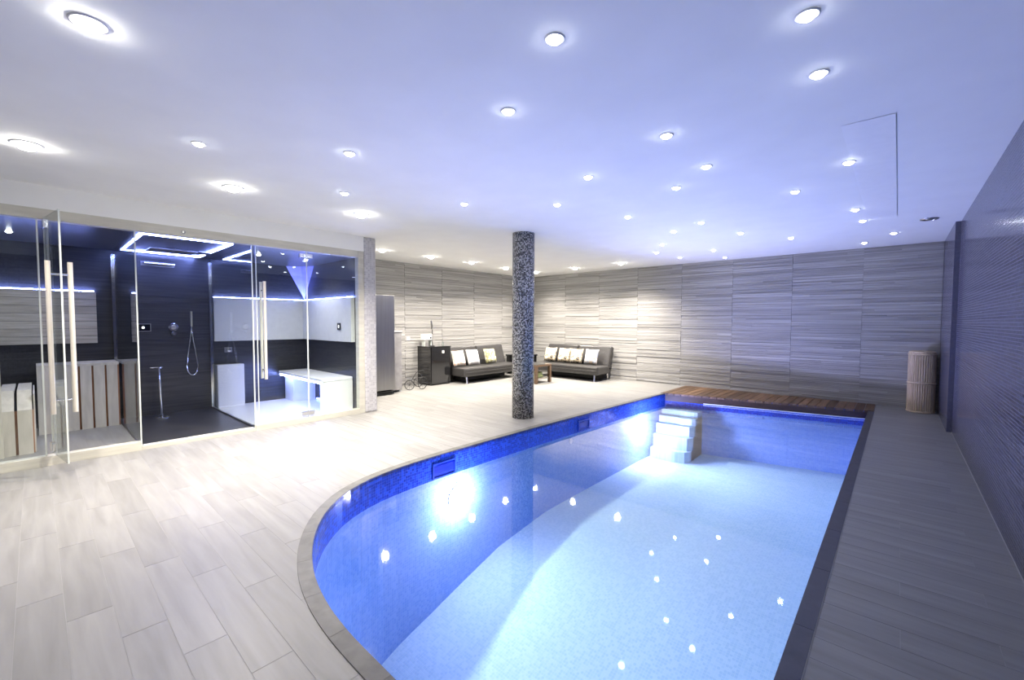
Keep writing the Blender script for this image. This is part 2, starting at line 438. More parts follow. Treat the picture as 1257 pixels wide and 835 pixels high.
wb = rib_wall('wall_back', list(zip(edges, edges[1:])), lambda o, s: setattr(o, 'location', (s, YB + .012, 0.001)), 'back wall clad in horizontally ribbed grey stone panels')
obj('backing', box(XF - .2, XR + .2, YB + .012, YB + .15, -.01, H), 'grout', wb)
e2 = [PIER + .1, 4.26, 5.26, 6.26, 7.26, 8.26, YB]
def pl(o, s): o.location = (XF - .012, s, .001); o.rotation_euler = (0, 0, PI / 2)
wl = rib_wall('wall_lounge', list(zip(e2, e2[1:])), pl, 'pale ribbed stone wall behind the lounge')
obj('backing', box(XF - .15, XF - .012, PIER, YB + .1, -.01, H), 'grout', wl)
# white plaster above the glass front and around the cabins
bm = bmesh.new(); bx(bm, XL - .14, XL, YN, YC, 2.385, H)
struct('wall_left', bm, 'white', 'white plaster band above the glass front')
bm = bmesh.new(); bx(bm, XF - .2, XL - .14, PIER - .12, PIER, -.01, H)
struct('wall_partition', bm, 'white')
bm = bmesh.new(); bx(bm, XL - .14, XL + .004, YC, PIER, -.005, H)
struct('trim_2', bm, 'pierm', 'narrow pier of pale grey mosaic at the end of the glass front', bevel=.02)

# ------------------------------------------------------------------ cabins behind glass
FLR = .03; CZ = 2.30; XB = -7.80
Y1, Y2, Y3 = .72, 1.80, 3.20
struct('wall_cabin_back', box(XB - .15, XB, YN, Y3 + .15, -.01, 2.5), 'darktile')
struct('wall_cabin_side', box(XB, XL - .14, Y3, Y3 + .13, -.01, 2.5), 'darktile')
struct('ceiling_cabins', box(XB - .1, XL - .07, YN, Y3 + .1, CZ, CZ + .05), 'darktile')
struct('floor_shower', box(XB, XL - .05, Y1, Y2, -.01, FLR), 'darkfloor')
struct('floor_steam_room', box(XB, XL - .05, Y2, Y3, -.01, FLR + .004), 'benchw')
struct('floor_sauna', box(XB, XL - .05, YN, Y1, -.01, FLR + .01), 'tile_stuff')
fr = sempty('trim_3', 'beige stone frame around the glass cabins')
obj('sill', box(XL - .10, XL, YN, Y1 - .002, 0, .085), 'stone', fr)
obj('sill', box(XL - .10, XL, Y2, YC - .09, 0, .07), 'stone', fr)
obj('sill', box(XL - .10, XL - .004, Y1, Y2 - .002, 0, .038), 'stone', fr)
obj('head', box(XL - .10, XL, YN, YC - .09, 2.29, 2.385), 'stone', fr)
obj('jamb', box(XL - .10, XL, YC - .088, YC - .004, 0, 2.385), 'stone', fr)
obj('door_sensor', lathe(bmesh.new(), [(.02, 0), (.02, .004), (.012, .005)], 16), 'steel', fr).matrix_world = Matrix.Translation((XL + .0, 1.126, 2.335)) @ Matrix.Rotation(PI / 2, 4, 'Y')
GX = XL - .03
def pane(name, x0, x1, y0, y1, z0, z1, parent, edge='y'):
    o = obj(name, box(x0, x1, y0, y1, z0, z1), 'glass', parent); return o
def bar_handle(parent, name, pts, r=.016):
    return obj(name, tube(bmesh.new(), pts, r, 14), 'handle', parent, smooth=False)
# sauna fixed front
w = sempty('window_1', 'fixed glass panel at the left of the sauna front')
pane('pane', GX - .005, GX + .005, YN, .035, .087, 2.288, w)
obj('edge_profile', box(GX - .006, GX + .006, .035, .047, .087, 2.288), 'glassedge', w)
# sauna door standing open
d1 = sempty('door_1', 'open frameless glass door of the sauna with long bar handles')
hx, hy, fx, fy = XL + .012, .085, -5.30, .165
ang = math.atan2(fy - hy, fx - hx); dl = math.hypot(fx - hx, fy - hy)
Rm = Matrix.Translation((hx, hy, 0)) @ Matrix.Rotation(ang, 4, 'Z')
obj('pane', box(0.008, dl - .006, -.005, .005, .12, 2.30, mat=Rm), 'glass', d1)
obj('free_edge', box(dl - .006, dl, -.006, .006, .12, 2.30, mat=Rm), 'glassedge', d1)
obj('hinge_edge', box(0, .008, -.006, .006, .12, 2.30, mat=Rm), 'glassedge', d1)
for z in (.14, 2.20): obj('hinge', box(-.03, .07, -.016, .016, z, z + .08, mat=Rm), 'chrome', d1, bevel=.003)
hxx = dl - .07
for s in (-1, 1):
    p = [Rm @ Vector((hxx, s * .068, .555)), Rm @ Vector((hxx, s * .068, 1.865))]
    bar_handle(d1, 'handle_bar', p, .018)
for z in (.67, 1.755):
    obj('handle_post', tube(bmesh.new(), [Rm @ Vector((hxx, -.068, z)), Rm @ Vector((hxx, .068, z))], .010, 12), 'chrome', d1)
# partitions
w = sempty('window_2', 'glass partition between sauna and shower')
pane('pane', XB, GX, Y1 - .004, Y1 + .004, .04, CZ, w)
obj('edge_profile', box(GX - .0, GX + .010, Y1 - .006, Y1 + .006, .04, 2.288), 'glassedge', w)
obj('wall_profile', box(XB, XB + .03, Y1 - .02, Y1 + .02, .04, 2.24), 'chrome', w)
obj('floor_profile', box(XB + .03, GX, Y1 - .012, Y1 + .012, .03, .045), 'steel', w)
w = sempty('window_3', 'glass partition between shower and steam room')
pane('pane', XB, GX, Y2 - .004, Y2 + .004, .045, CZ, w)
obj('edge_profile', box(GX - .0, GX + .010, Y2 - .006, Y2 + .006, .04, 2.288), 'glassedge', w)
obj('wall_profile', box(XB, XB + .03, Y2 - .02, Y2 + .02, .04, 2.24), 'chrome', w)
obj('floor_profile', box(XB + .03, GX, Y2 - .012, Y2 + .012, .03, .048), 'steel', w)
# steam room front: door + fixed panel
d2 = sempty('door_2', 'closed frameless glass door of the steam room with bar handles')
pane('pane', GX - .005, GX + .005, Y2 + .05, 2.44, .085, 2.28, d2)
obj('edge', box(GX - .006, GX + .006, Y2 + .042, Y2 + .05, .085, 2.28), 'glassedge', d2)
for s in (-1, 1): bar_handle(d2, 'handle_bar', [(GX + s * .065, Y2 + .115, .635), (GX + s * .065, Y2 + .115, 1.85)], .017)
for z in (.75, 1.74): obj('handle_post', tube(bmesh.new(), [(GX - .065, Y2 + .115, z), (GX + .065, Y2 + .115, z)], .010, 12), 'chrome', d2)
for z in (.09, 2.20): obj('hinge', box(GX - .018, GX + .018, 2.36, 2.53, z, z + .055), 'chrome', d2, bevel=.003)
w = sempty('window_4', 'fixed glass panel at the right of the steam room front')
pane('pane', GX - .005, GX + .005, 2.462, YC - .09, .072, 2.288, w)
obj('edge', box(GX - .006, GX + .006, 2.448, 2.462, .072, 2.288), 'glassedge', w)

# --- sauna interior
sp = sempty('wall_sauna_panel', 'panel of horizontal grey brown planks on the sauna back wall')
zz = 1.07
for k in range(7):
    obj('plank', box(XB + .01, XB + .055, YN, .545, zz, zz + .0905), 'sauna_pan', sp); zz += .0945
t = thing('led_strip', 'glowing light strip along the top of the sauna plank panel', 'light strip', (XB + .03, -.9, 1.735), group='light strips in the cabins')
obj('diffuser', box(-.02, .012, -1.4, 1.43, 0, .008), 'led', t)
t = thing('sauna_bench', 'raised sauna bench at the back with upright pale boards on its front', 'bench', (-7.3, 0, FLR + .01))
zt = .80
obj('bench_top', box(-.48, .0, .0, .70, zt - .03, zt), 'sauna_wood', t)
obj('backing', box(-.06, -.03, 0, .70, 0, zt - .03), 'amber', t)
y = .0
while y < .69:
    obj('board', box(-.03, 0, y, min(y + .098, .70), 0, zt - .031), 'sauna_wood', t); y += .117
t = thing('sauna_lounger', 'lower sauna lounger with slanting boards behind the fixed glass', 'bench', (-6.35, 0, FLR + .01))
for k, y in enumerate([-.02 - .117 * (i + 1) for i in range(9)]):
    obj('front_board', box(-.03, 0, y, y + .098, 0, .44), 'sauna_wood', t)
    bm = bmesh.new()
    v = [(-.03, .44), (0, .44), (-.18, .62), (-.21, .60)]
    a = [bm.verts.new((p[0], y, p[1])) for p in v]; b_ = [bm.verts.new((p[0], y + .098, p[1])) for p in v]
    bm.faces.new(a); bm.faces.new(b_[::-1])
    for i in range(4): bm.faces.new((a[i], a[(i + 1) % 4], b_[(i + 1) % 4], b_[i])[::-1])
    bmesh.ops.recalc_face_normals(bm, faces=bm.faces[:])
    obj('slanting_board', bm, 'sauna_wood', t)
    obj('seat_board', box(-.95, -.21, y, y + .098, .585, .615), 'sauna_wood', t)
obj('backing', box(-.06, -.035, -1.1, -.03, 0, .43), 'amber', t)
obj('side_board', box(-.95, -.06, -.03, -.02, 0, .585), 'sauna_wood', t)
t = thing('sauna_screen', 'tall plain pale board standing at the far left inside the sauna', 'panel', (-6.30, -.33, FLR + .01))
obj('board', box(-.03, 0, -.25, .10, 0, 1.0), 'sauna_wood', t)

# --- shower
sh = sempty('wall_shower_panel', 'band of dark ribbed tiles across the shower wall')
zz = 1.02
for k in range(9):
    obj('tile', box(XB, XB + .012 + (k % 3) * .004, Y1 + .03, Y2 - .03, zz, zz + .082), 'darktile', sh); zz += .085
t = thing('ceiling_light_frame', 'glowing rectangular light frame in the shower ceiling', 'ceiling light', ((XB + XL) / 2 - .02, (Y1 + Y2) / 2 - .04, CZ))
a, b_, wd = .80, .43, .022
for (x0, x1, y0, y1) in ((-a, a, -b_, -b_ + wd), (-a, a, b_ - wd, b_), (-a, -a + wd, -b_ + wd, b_ - wd), (a - wd, a, -b_ + wd, b_ - wd)):
    obj('light_bar', box(x0, x1, y0, y1, -.012, -.001), 'led', t)
t = thing('rain_shower', 'flat steel rain shower panel on the shower ceiling', 'shower head', (-7.05, 1.22, CZ))
obj('plate', box(-.17, .17, -.24, .24, -.045, -.03), 'steel', t, bevel=.004)
obj('mount', box(-.05, .05, -.05, .05, -.03, -.001), 'chrome', t)
obj('side_jet', box(-.12, .12, .27, .40, -.03, -.015), 'steel', t)
t = thing('waterfall_spout', 'slim chrome waterfall spout high on the shower wall', 'spout', (XB, 1.19, 2.145))
obj('blade', box(0, .16, -.17, .17, 0, .018), 'chrome', t, bevel=.003)
obj('wall_plate', box(0, .008, -.185, .185, -.02, .04), 'steel', t)
t = thing('shower_control_screen', 'black control screen with a white dot on the shower wall', 'control panel', (XB + .022, 1.005, 1.265))
obj('frame', box(0, .014, -.085, .085, -.055, .055), 'steel', t)
obj('screen', box(.014, .017, -.076, .076, -.046, .046), 'screen', t)
o = obj('dot', lathe(bmesh.new(), [(.016, 0), (.016, .002)], 16), 'dotw', t, loc=(.0172, 0.0, 0)); o.rotation_euler = (0, PI / 2, 0)
t = thing('shower_mixer', 'round chrome shower mixer with two dials on the dark wall', 'tap', (XB + .022, 1.34, 1.27))
o = obj('rose', lathe(bmesh.new(), [(.055, 0), (.055, .012), (.05, .016)], 28), 'chrome', t); o.rotation_euler = (0, PI / 2, 0)
o = obj('dial', lathe(bmesh.new(), [(.033, .016), (.030, .05), (.02, .052)], 20), 'steel', t); o.rotation_euler = (0, PI / 2, 0)
o = obj('lower_rose', lathe(bmesh.new(), [(.030, 0), (.030, .02), (.018, .035)], 20), 'chrome', t, loc=(0, 0, -.095)); o.rotation_euler = (0, PI / 2, 0)
t = thing('hand_shower', 'slim chrome hand shower with a looped hose on the dark wall', 'shower head', (XB + .022, 1.545, 1.30))
obj('handset', tube(bmesh.new(), [(.05, 0, -.02), (.055, 0, .20)], .014, 12), 'chrome', t)
obj('bracket', tube(bmesh.new(), [(0, 0, .02), (.05, 0, .02)], .012, 10), 'chrome', t)
hp = []
for k in range(25):
    s = k / 24; a = s * 2 * PI
    wy = .078 * math.sin(a) * (.35 + .65 * math.sin(s * PI)); hp.append((.05 - .02 * s, -wy, -.02 - .72 * math.sin(s * PI) ** .9))
obj('hose', tube(bmesh.new(), hp, .008, 8), 'chrome', t, smooth=True)
t = thing('foot_shower', 'free standing chrome post with round base in the shower', 'shower post', (-7.48, 1.135, FLR))
obj('base', lathe(bmesh.new(), [(.085, 0), (.085, .012), (.07, .018)], 28), 'chrome', t)
obj('pole', tube(bmesh.new(), [(0, 0, .016), (0, -.02, .68)], .011, 12), 'chrome', t)
obj('head', lathe(bmesh.new(), [(.012, 0), (.045, .01), (.045, .022), (.01, .03)], 24), 'chrome', t, loc=(0, -.02, .68))
obj('arm', tube(bmesh.new(), [(0, -.02, .695), (0, -.11, .695)], .006, 8), 'chrome', t)

# --- steam room
st = sempty('wall_steam_panel', 'pale smooth panels around the steam room walls')
obj('panel', box(XB + .01, XB + .06, Y2 + .03, Y3 - .0, 1.05, 1.72), 'cream', st)
obj('panel', box(XB + .06, XL - .16, Y3 - .06, Y3 - .0, 1.05, 1.72), 'cream', st)
t = thing('led_strip', 'glowing light strip on top of the steam room back panel', 'light strip', (XB + .03, 2.5, 1.721), group='light strips in the cabins')
obj('diffuser', box(-.02, .02, -.66, .66, 0, .008), 'led', t)
t = thing('led_strip', 'glowing light strip on top of the steam room side panel', 'light strip', (-6.9, Y3 - .03, 1.721), group='light strips in the cabins')
obj('diffuser', box(-.82, .84, -.02, .02, 0, .008), 'led', t)
t = thing('steam_bench', 'white steam room bench with glowing edge along the side wall', 'bench', (-6.10, 2.73, FLR))
obj('seat', box(-1.64, 0, 0, .46, .45, .50), 'benchw', t, bevel=.012)
obj('end_panel', box(-.055, 0, .012, .46, 0, .45), 'benchw', t, bevel=.006)
obj('lip_light', box(-1.60, -.05, .002, .014, .425, .448), 'led', t)
obj('upright_light', box(-.052, -.03, -.004, .010, .0, .43), 'led', t)
obj('back_support', box(-1.64, -1.3, .1, .46, 0, .45), 'benchw', t)
obj('under_light', box(-1.2, -.2, .43, .455, .02, .035), 'led_blue', t)
t = thing('block_seat', 'white block seat in the back corner of the steam room', 'seat', (XB + .01, Y2 + .03, FLR))
obj('block', box(0, .16, 0, .36, 0, .66), 'benchw', t, bevel=.01)
t = thing('steam_outlet', 'small chrome steam outlet on the wall above the white block seat', 'steam outlet', (XB, 2.02, .90))
obj('plate', box(0, .01, -.05, .05, -.03, .05), 'steel', t)
o = obj('nozzle', lathe(bmesh.new(), [(.03, 0), (.025, .05), (.012, .055)], 16), 'chrome', t, loc=(.01, 0, .01)); o.rotation_euler = (0, PI / 2, 0)
t = thing('steam_control', 'small black square control on the pale steam room panel', 'control panel', (-6.40, Y3 - .06, 1.28))
obj('plate', box(-.05, .05, -.012, 0, -.055, .055), 'screen', t)
obj('dot', box(-.014, .014, -.014, -.012, -.02, .02), 'dotw', t)
# translucent wedge lamp in the upper corner
t = thing('corner_lamp', 'violet wedge shaped glass lamp in the upper corner of the steam room', 'lamp', (XB, Y3, CZ))
bm = bmesh.new(); A = bm.verts.new((.002, -.002, -.002)); B = bm.verts.new((.002, -.30, -.002)); C_ = bm.verts.new((.40, -.002, -.002)); D = bm.verts.new((.002, -.002, -.56)); E = bm.verts.new((.12, -.10, -.002))
for f in ((A, B, D), (A, D, C_), (B, E, D), (E, C_, D), (A, C_, E, B)): bm.faces.new(f)
bmesh.ops.recalc_face_normals(bm, faces=bm.faces[:])
obj('shade', bm, plain('violet_glass', (.35, .34, .75), .2, noise=.05), t)

# ------------------------------------------------------------------ pool
WZ = -.14; DEP = -1.12
k = len(POOL)
def ringwall(z0, z1, off=0, skip=False, out=None):
    bm = bmesh.new()
    P = POOL
    for i in range(k):
        a, b_ = P[i], P[(i + 1) % k]
        isend = a[1] > 7.9 and b_[1] > 7.9
        if isend != skip: continue
        v = [bm.verts.new(q) for q in ((a[0], a[1], z0), (a[0], a[1], z1), (b_[0], b_[1], z1), (b_[0], b_[1], z0))]
        bm.faces.new(v)
    bmesh.ops.remove_doubles(bm, verts=bm.verts[:], dist=1e-5)
    return bm
pb = sempty('pool_basin', 'oval ended swimming pool basin lined with blue mosaic')
obj('waterline_band', ringwall(-.24, -.004), 'band', pb)
obj('basin_wall', ringwall(-2.05, -.24), 'poolw', pb)
obj('end_waterline_band', ringwall(-.24, -.004, 0, True), 'band_end', pb)
obj('end_wall', ringwall(-2.05, -.24, 0, True), 'poolw_end', pb)
ZF = [(.8, -2.0), (2.6, -1.6), (3.6, -1.3), (4.5, -1.17), (7, -1.08), (8.7, -1.05)]
def zfloor(y):
    for (a, za), (b_, zb) in zip(ZF, ZF[1:]):
        if y <= b_: return za + (zb - za) * (y - a) / (b_ - a)
    return ZF[-1][1]
bm = bmesh.new(); ys = [.8 + .2 * i for i in range(40)]
for ya, yb_ in zip(ys, ys[1:]):
    q = clip(clip(list(POOL), (0, ya), (1, ya), True), (0, yb_), (1, yb_), False)
    if len(q) > 2: bm.faces.new([bm.verts.new((x, y, zfloor(y))) for x, y in q])
bmesh.ops.remove_doubles(bm, verts=bm.verts[:], dist=1e-4)
obj('basin_floor', bm, 'pool', pb, smooth=True)
bm = bmesh.new(); bm.faces.new([bm.verts.new((x, y, WZ)) for x, y in POOL])
o = obj('pool_water', bm, 'water'); tagl(o, 'still clear blue water filling the swimming pool', 'water', kind='stuff')
# coping stones
cop = sempty('pool_coping', 'narrow stone coping around the pool')
inn = POOL; outp = offset(POOL, .078)
acc = 0; seg = []; cur = []
def flush(cur):
    if len(cur) < 2: return
    bm = bmesh.new(); n = len(cur)
    ti = [bm.verts.new((inn[i % k][0], inn[i % k][1], .005)) for i in cur]; to = [bm.verts.new((outp[i % k][0], outp[i % k][1], .005)) for i in cur]
    li = [bm.verts.new((inn[i % k][0], inn[i % k][1], -.028)) for i in cur]; lo = [bm.verts.new((outp[i % k][0], outp[i % k][1], -.028)) for i in cur]
    for i in range(n - 1):
        bm.faces.new((ti[i], ti[i + 1], to[i + 1], to[i])); bm.faces.new((li[i], li[i + 1], ti[i + 1], ti[i])); bm.faces.new((to[i], to[i + 1], lo[i + 1], lo[i])); bm.faces.new((lo[i], lo[i + 1], li[i + 1], li[i]))
    bm.faces.new((ti[0], to[0], lo[0], li[0])); bm.faces.new((ti[-1], li[-1], lo[-1], to[-1]))
    bmesh.ops.recalc_face_normals(bm, faces=bm.faces[:])
    obj('coping_stone', bm, 'coping', cop, bevel=.0015)
start = min(range(k), key=lambda i: math.hypot(POOL[i][0] - DECKL[0], POOL[i][1] - DECKL[1]))
i = start; cur = [i]; acc = 0
while True:
    a, b_ = POOL[i % k], POOL[(i + 1) % k]
    ln = math.hypot(b_[0] - a[0], b_[1] - a[1])
    if abs(a[0] + .31) < .02 and abs(b_[0] + .31) < .02 and ln > 1: break
    cur.append(i + 1); acc += ln; i += 1
    if acc > .30: flush(cur); cur = [i]; acc = 0
    if i - start > k: break
flush(cur)
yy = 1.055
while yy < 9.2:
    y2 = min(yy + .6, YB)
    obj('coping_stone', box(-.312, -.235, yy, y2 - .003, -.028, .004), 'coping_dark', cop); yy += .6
obj('joint_strip', box(-.235, -.231, 1.06, YB, -.004, .0025), 'grout', cop)
# pool lights
def pool_light(loc, nx, label):
    t = thing('pool_light', label, 'pool light', loc, group='underwater floodlights')
    o = obj('rim', lathe(bmesh.new(), [(.15, 0), (.148, .004), (.12, .006), (.12, .018)], 28, cap=False), 'paper', t); o.rotation_euler = (0, PI / 2, 0)
    o = obj('lens', lathe(bmesh.new(), [(.12, .018), (.09, .03), (.03, .036)], 28), 'poollens', t); o.rotation_euler = (0, PI / 2, 0)
    ld = bpy.data.lights.new('floodlight', 'POINT'); ld.energy = P_POOL * (.7 if loc[1] < 4 else 1.0); ld.color = POOL_RGB; ld.shadow_soft_size = .07
    lo = bpy.data.objects.new('floodlight', ld); COL.objects.link(lo); lo.parent = t; lo.location = (.14, 0, 0)
    ld = bpy.data.lights.new('beam', 'SPOT'); ld.energy = P_FLOOD * (.45 if loc[1] < 4 else 1.2); ld.color = POOL_RGB; ld.shadow_soft_size = .1; ld.spot_size = 2.6; ld.spot_blend = .7
    lo = bpy.data.objects.new('beam', ld); COL.objects.link(lo); lo.parent = t; lo.location = (.06, 0, 0); lo.rotation_euler = (0, -PI / 2 - .55, 0)
pool_light((-3.437, 2.95, -.50), 1, 'nearer round underwater floodlight on the left pool wall')
pool_light((-3.325, 7.05, -.50), 1, 'farther round underwater floodlight beside the pool steps')
# skimmers
def skimmer(x, y, label, w=.15):
    t = thing('skimmer', label, 'skimmer', (x, y, -.15), group='skimmer mouths in the left pool wall')
    bm = bmesh.new(); bx(bm, 0, .012, -w, w, .06, .075); bx(bm, 0, .012, -w, w, -.085, -.07); bx(bm, 0, .012, -w, -w + .015, -.07, .06); bx(bm, 0, .012, w - .015, w, -.07, .06)
    obj('frame', bm, plain('blue_plastic', (.03, .08, .5), .3), t)
    obj('flap', box(.001, .004, -w + .015, w - .015, -.07, .045), plain('blue_flap', (.012, .03, .30), .3), t)
skimmer(-3.437, 2.78, 'blue skimmer mouth beside the nearer floodlight')
skimmer(-3.397, 5.36, 'blue skimmer mouth beyond the mosaic column')
t = thing('pool_inlet', 'small round water inlet on the left pool wall', 'inlet', (-3.413, 5.05, -.33))
o = obj('nozzle', lathe(bmesh.new(), [(.035, 0), (.035, .01), (.012, .014)], 20), 'paper', t); o.rotation_euler = (0, PI / 2, 0)
# steps in the far left corner
t = thing('pool_steps', 'submerged blue mosaic steps in the far left corner of the pool', 'steps', (-3.27, 8.0, DEP))
for i in range(5):
    L0 = .18 + .12 * i; z1 = (-.26 - (0, .10, .22, .40, .62)[i]) - DEP
    bm = bmesh.new(); pts = [(0.02, .0), (.02, -L0)]
    xx = .65
    poly = [(.02 , .0)] + [(.02, -L0), (xx - .2, -L0 * .98), (xx - .05, -L0 * .9), (xx, -L0 * .75), (xx, .12)]
    prism(bm, poly, 0, z1); bmesh.ops.recalc_face_normals(bm, faces=bm.faces[:])
    obj('step', bm, 'pool', t)
# timber deck across the end
t = thing('timber_deck', 'dark timber boarding between the pool end and back wall', 'deck', (-3.345, 0, 0))
W0 = -3.345; W1 = -.24; n = 26; bw = (W1 - W0) / n
def fy(x): return DECKL[1] - .03 + (x - DECKL[0]) / (DECKR[0] - DECKL[0]) * (DECKR[1] - DECKL[1])
for i in range(n):
    x0 = W0 + i * bw + .006; x1 = W0 + (i + 1) * bw - .005
    bm = bmesh.new(); prism(bm, [(x0 - W0, fy(x0)), (x1 - W0, fy(x1)), (x1 - W0, YB - .005), (x0 - W0, YB - .005)], -.02, .012)
    obj('board', bm, 'deck', t)
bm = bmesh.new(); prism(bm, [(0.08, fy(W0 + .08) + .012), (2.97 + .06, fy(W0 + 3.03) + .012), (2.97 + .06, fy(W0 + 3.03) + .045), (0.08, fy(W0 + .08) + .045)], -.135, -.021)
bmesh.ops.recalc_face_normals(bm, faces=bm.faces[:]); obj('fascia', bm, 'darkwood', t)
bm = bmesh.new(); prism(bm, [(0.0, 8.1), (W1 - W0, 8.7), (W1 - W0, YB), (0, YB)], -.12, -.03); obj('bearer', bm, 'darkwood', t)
o = struct('trim_4', box(-2.62, -.315, 0, .02, -.132, -.118), 'paper', 'white ledge at the waterline under the deck')
o.matrix_world = Matrix.Translation((DECKL[0], DECKL[1] - .035, 0)) @ Matrix.Rotation(math.atan2(DECKR[1] - DECKL[1], DECKR[0] - DECKL[0]), 4, 'Z') @ Matrix.Translation((3.30, 0, -.0))

# ------------------------------------------------------------------ column
t = thing('mosaic_column', 'round column clad in black and silver mosaic beside the pool', 'column', (-3.96, 4.64, 0))
obj('shaft', lathe(bmesh.new(), [(.155, 0), (.155, H)], 64), 'colm', t, smooth=True)
for p in t.children[0].data.polygons:
    if abs(p.normal.z) > .5: p.use_smooth = False

# ------------------------------------------------------------------ ceiling lights
ringm = plain('lamp_trim', (.85, .85, .84), .35)
def downlight(name, x, y, r, lens, power, label, group, col=(1, .92, .83), cone=2.4, blend=1.0):
    t = thing(name, label, 'ceiling light', (x, y, H), group=group)
    obj('ring', lathe(bmesh.new(), [(r * 1.45, -.001), (r * 1.4, -.006), (r * 1.05, -.007), (r, -.002)], 24, cap=False), ringm, t, smooth=True)
    obj('lens', lathe(bmesh.new(), [(r, -.002), (r * .92, -r * .3), (r * .7, -r * .55), (r * .35, -r * .68), (r * .05, -r * .7)], 16), lens, t)
    if power:
        ld = bpy.data.lights.new('lamp', 'SPOT'); ld.energy = power; ld.color = col; ld.spot_size = cone; ld.spot_blend = blend; ld.shadow_soft_size = r
        lo = bpy.data.objects.new('lamp', ld); COL.objects.link(lo); lo.parent = t; lo.location = (0, 0, -r * .7 - .01)
    return t
G1 = 'strong white ceiling downlights'; G2 = 'small starry ceiling spots'
big = [(-4.604, .002, 'large bright downlight above the open sauna door, leftmost of all'), (-4.634, 1.271, 'bright downlight above the floor in front of the shower'),
       (-4.669, 2.567, 'bright downlight above the floor in front of the steam room'), (-6.71, 4.078, 'bright lounge downlight just behind the pale pier, above the fridge'),
       (-6.67, 5.097, 'lounge downlight between those over the fridge and the left sofa'), (-6.66, 6.14, 'lounge downlight above the near end of the left sofa'),
       (-6.762, 7.3, 'lounge downlight seen just left of the column top'), (-6.741, 8.381, 'corner downlight seen just right of the column'),
       (-5.557, 8.337, 'bright downlight over the back wall sofa'), (-4.377, 8.275, 'bright downlight near the back wall, right of the far sofa'),
       (-2.55, .189, 'downlight in the top left corner of the view, alone in the grey ceiling')]
for i, (x, y, l) in enumerate(big): downlight('downlight', x, y, (.045 if i == 10 else .06) if y < 3 else .055, MT['lens'], P_DOWN * (.5, 1.35, 1.45, .9, .85, .85, .85, .85, .8, 1.6, .06)[i], l, G1)
stars = [(-3.677, .806, 'small spot between the two large downlights at the left'), (-4.024, 2.045, 'small spot up and left of the downlight before the steam room'),
 (-3.052, 1.593, 'small spot alone in the white ceiling above the shower and column gap'), (-3.434, 3.062, 'small spot left of and above the column top'),
 (-1.746, 1.903, 'small spot where white ceiling turns blue, above the column'), (-1.158, 1.562, 'topmost small spot in the middle of the ceiling'),
 (-2.011, 3.204, 'small spot up and right of the column top'), (-2.72, 3.732, 'small spot just above and right of the column top'),
 (-1.185, 2.845, 'small spot in mid blue ceiling, nearer of a close pair'), (-1.56, 3.988, 'faint small spot below the close pair in the blue ceiling'),
 (-2.405, 4.711, 'small spot right of the one beside the column top'), (-1.175, 3.611, 'small spot in mid blue ceiling, farther of a close pair'),
 (-.312, 2.123, 'topmost small spot at the upper right of the ceiling'), (-.334, 2.651, 'large looking spot just below the topmost one at the upper right'),
 (-.324, 4.248, 'small spot just left of the long pale ceiling hatch'), (-.767, 4.853, 'small spot down and left of the ceiling hatch'),
 (-.39, 6.047, 'small spot at the lower edge of the ceiling hatch'), (-.363, 6.775, 'small spot just below the ceiling hatch'),
 (-.089, 7.968, 'rightmost small spot, near the top of the back wall'), (-.433, 8.639, 'small spot closest to the back wall at the right'),
 (-1.209, 7.447, 'small spot midway along the back wall, right of two others'), (-1.668, 6.586, 'small spot over the pool, above the middle of the back wall'),
 (-1.858, 5.576, 'small spot over the middle of the pool'), (-2.397, 7.83, 'upper of two small spots near the back wall'),
 (-2.5, 8.847, 'lower of two small spots, touching the back wall top'), (-3.141, 8.292, 'small spot near the back wall above the deck corner'),
 (-2.837, 6.728, 'upper of three small spots clustered near the back wall'), (-3.239, 7.441, 'lower of three small spots clustered near the back wall'),
 (-2.32, 5.873, 'right of three small spots clustered near the back wall')]
for x, y, l in stars: downlight('ceiling_spot', x, y, .032, MT['lens_star'], P_STAR, l, G2, (.85, .9, 1))
for x, y, l in ((-7.0, -.15, 'small added fill spot inside the sauna ceiling'), (-6.75, 2.15, 'left added fill spot inside the steam room ceiling'), (-6.75, 2.8, 'right added fill spot inside the steam room ceiling')):  # fill spots added to brighten the panels and boards inside the cabins
    t = downlight('cabin_fill_spot', x, y, .025, MT['lens_star'], 32, l, 'added fill spots in the cabins', (1, .97, .93), 2.6, 1)
    t.location.z = CZ - .001
# hatch and vent
t = thing('ceiling_hatch', 'long narrow pale hatch panel in the blue ceiling at the right', 'hatch', (-.05, 5.07, H))
bm = bmesh.new(); v = [(-.26, -1.63), (0, -1.63), (0, 1.63), (-.26, 1.63)]
top = [bm.verts.new((x, y, -.001)) for x, y in v]; lo_ = [bm.verts.new((x, y, -.002 if x < -.1 else -.006)) for x, y in v]
bm.faces.new(lo_[::-1]); bm.faces.new(top)
for i in range(4): bm.faces.new((lo_[i], lo_[(i + 1) % 4], top[(i + 1) % 4], top[i]))
bmesh.ops.recalc_face_normals(bm, faces=bm.faces[:]); obj('panel', bm, plain('hatch_paint', (.9, .9, .89), .5, noise=.01), t)
t = thing('ceiling_vent', 'small round metal vent in the ceiling near the mosaic wall', 'vent', (.235, 7.17, H))
obj('rim', lathe(bmesh.new(), [(.085, -.001), (.08, -.012), (.06, -.012), (.055, -.004)], 24, cap=False), 'steel', t)
obj('core', lathe(bmesh.new(), [(.04, -.001), (.035, -.014)], 20), 'steel', t)

